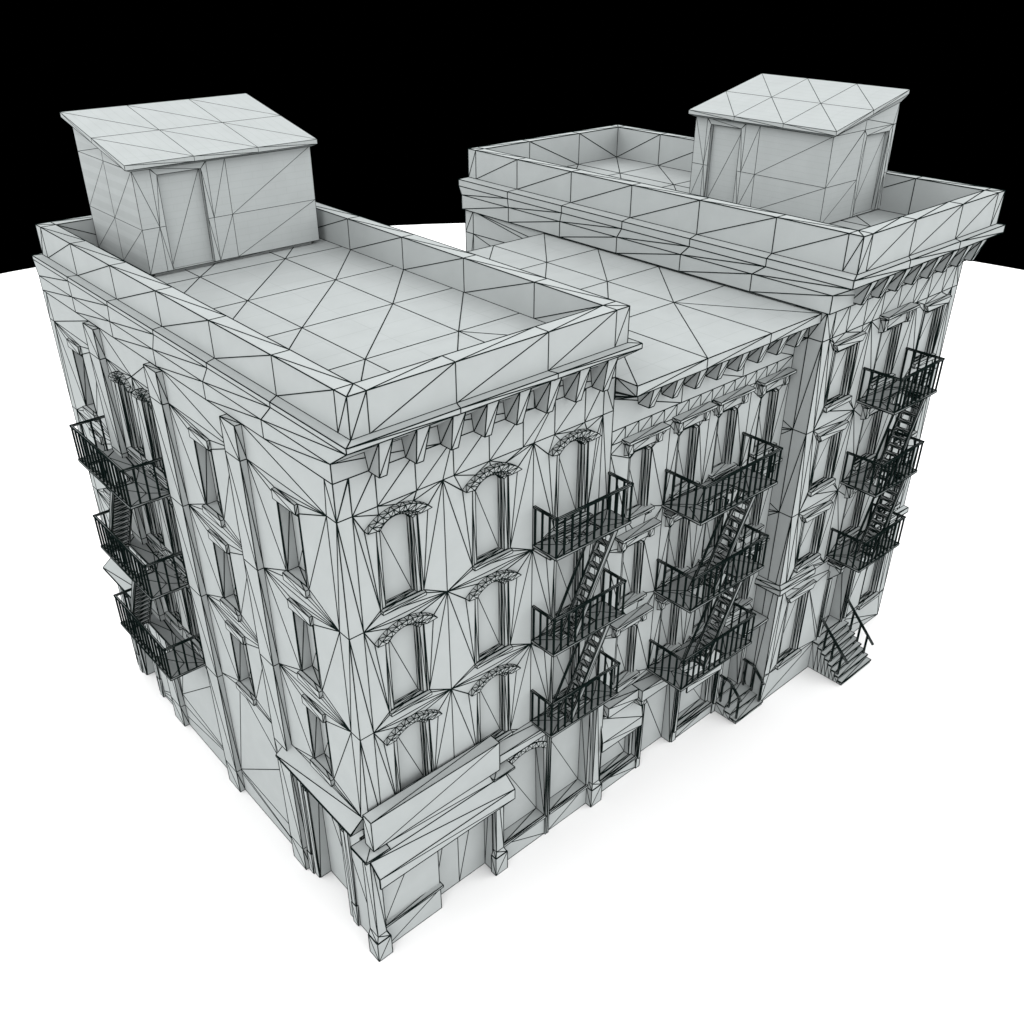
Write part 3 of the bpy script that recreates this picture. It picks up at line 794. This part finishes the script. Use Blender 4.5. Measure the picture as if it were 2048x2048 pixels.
stoop_rail(s, FC, 21.88-CX, [(.1, 2.72), (1.68, 1.17)], [(.5, 1.2, 2.25), (.92, .85, 1.9), (1.35, .4, 1.45)], MC)
stoop_rail(s, FC, 23.97-CX, [(-.0, 2.72), (1.64, 1.05)], [(.5, 1.2, 2.2), (.92, .82, 1.75), (1.32, .4, 1.38)], MC)
# cornice, brackets, parapet, roof
QX0, QX1, QY0, QY1 = 18.60-CX, 28.2-CX, -1.61-CY, 17.78-CY
g = G(); cornice(g, -.1, 9.55, -.14, LC+.1, -.1, 10.3, -.78, LC+.3, QX0, QX1, QY0, QY1, YT, 17.44, 17.8, 18.08, 18.15, 3, 6)
g.build('cornice', MC['wall'], C_)
for i in range(8): bracket(C_, FC, 1.40+1.09*i, 16.9, 17.74, MC, dt=.7, zs=17.45)
g = G(); frame_loop(g, QX0, QX1, QY0, QY1, .52, 18.15, 19.355, 3, 6, 17.95)
g.build('parapet', MC['wall'], C_)
g = G(); xs = [QX0+.52, QX0+3.2, QX0+6.4, QX1-.52]; ys = [QY0+.52]+[QY0+3.23*i for i in range(1, 6)]+[QY1-.52]
roof_sheet(g, xs, ys, 17.95, lambda i, j: (i, j) == (2, 0)); g.build('roof', MC['roof'], C_)
# stair house turned so that its front faces left
T = Matrix.Translation((23.4-CX, 2.87-CY, 18.0)) @ Matrix(((0, 1, 0, 0), (1, 0, 0, 0), (0, 0, 1, 0), (0, 0, 0, 1)))
# local x runs along +Y here; doors sit at the far end, so mirror along the width
T = T @ Matrix.Translation((6.27, 0, 0)) @ Matrix.Diagonal((-1, 1, 1, 1))
def penthouse_c():
    b = penthouse(C_, T, MC); return b
pc = penthouse_c()
# fire escape
for v in (12.79, 9.39, 5.99): landing(C_, FC, 21.42-CX, 24.46-CX, v, 1.5, MC, (22.1-CX, 23.7-CX, .6, 1.36))
stairs(C_, FC, 23.95-CX, 12.7, 22.6-CX, 9.4, 1.36, .72, MC, 11); stairs(C_, FC, 23.95-CX, 9.3, 22.6-CX, 6.0, 1.36, .72, MC, 11)

# ------------------------------------------------------------------ ground
gm = bpy.data.materials.new('white_ground'); gm.use_nodes = True
nt = gm.node_tree; nt.nodes.clear()
o = nt.nodes.new('ShaderNodeOutputMaterial'); b = nt.nodes.new('ShaderNodeBsdfDiffuse'); b.inputs[0].default_value = (.66, .66, .66, 1); nt.links.new(b.outputs[0], o.inputs[0])
g = G(); n = 128; cx, cy, R = 14.95, 9.09, 73.3
g.add([(cx+R*math.cos(2*math.pi*i/n), cy+R*math.sin(2*math.pi*i/n), 0) for i in range(n)], [tuple(range(n))])
gr = g.build('ground', gm, None); gr['kind'] = 'structure'; gr['label'] = 'plain white round ground the buildings stand on'; gr['category'] = 'ground'

# ------------------------------------------------------------------ light: soft lamps all round, black surroundings
w = bpy.data.worlds.new('World'); scene.world = w; w.use_nodes = True
w.node_tree.nodes['Background'].inputs[0].default_value = (0, 0, 0, 1); w.node_tree.nodes['Background'].inputs[1].default_value = 0
def sun(az, el, strength, ang):
    l = bpy.data.lights.new('soft_lamp', 'SUN'); l.energy = strength; l.angle = math.radians(ang)
    o = bpy.data.objects.new('soft_lamp', l); COL.objects.link(o)
    d = Vector((math.cos(math.radians(az))*math.cos(math.radians(el)), math.sin(math.radians(az))*math.cos(math.radians(el)), math.sin(math.radians(el))))
    o.rotation_euler = d.to_track_quat('Z', 'Y').to_euler(); o.location = d*60
TOP, SIDE = 1.75, 2.75
sun(0, 90, TOP, 140)
for az in (0, 60, 120, 180, 240, 300): sun(az, 24, SIDE, 75)

# ------------------------------------------------------------------ camera
cam = bpy.data.cameras.new('Camera'); co = bpy.data.objects.new('Camera', cam); COL.objects.link(co)
co.location = (-9.54106769, -16.83034121, 27.32623151)
rx, ry, rz = 1.03294632, -6.24305761e-04, -0.725856869
co.rotation_euler = (rx, ry, rz)
cam.sensor_width = 36; cam.sensor_fit = 'HORIZONTAL'; cam.lens = 36*1925.27834/2048
cam.clip_end = 500; cam.clip_start = .1
scene.camera = co
scene.view_settings.view_transform = 'Standard'; scene.view_settings.look = 'None'
scene.view_settings.exposure = 0; scene.view_settings.gamma = 1; scene.view_settings.use_curve_mapping = False
scene.cycles.max_bounces = 6; scene.cycles.diffuse_bounces = 1
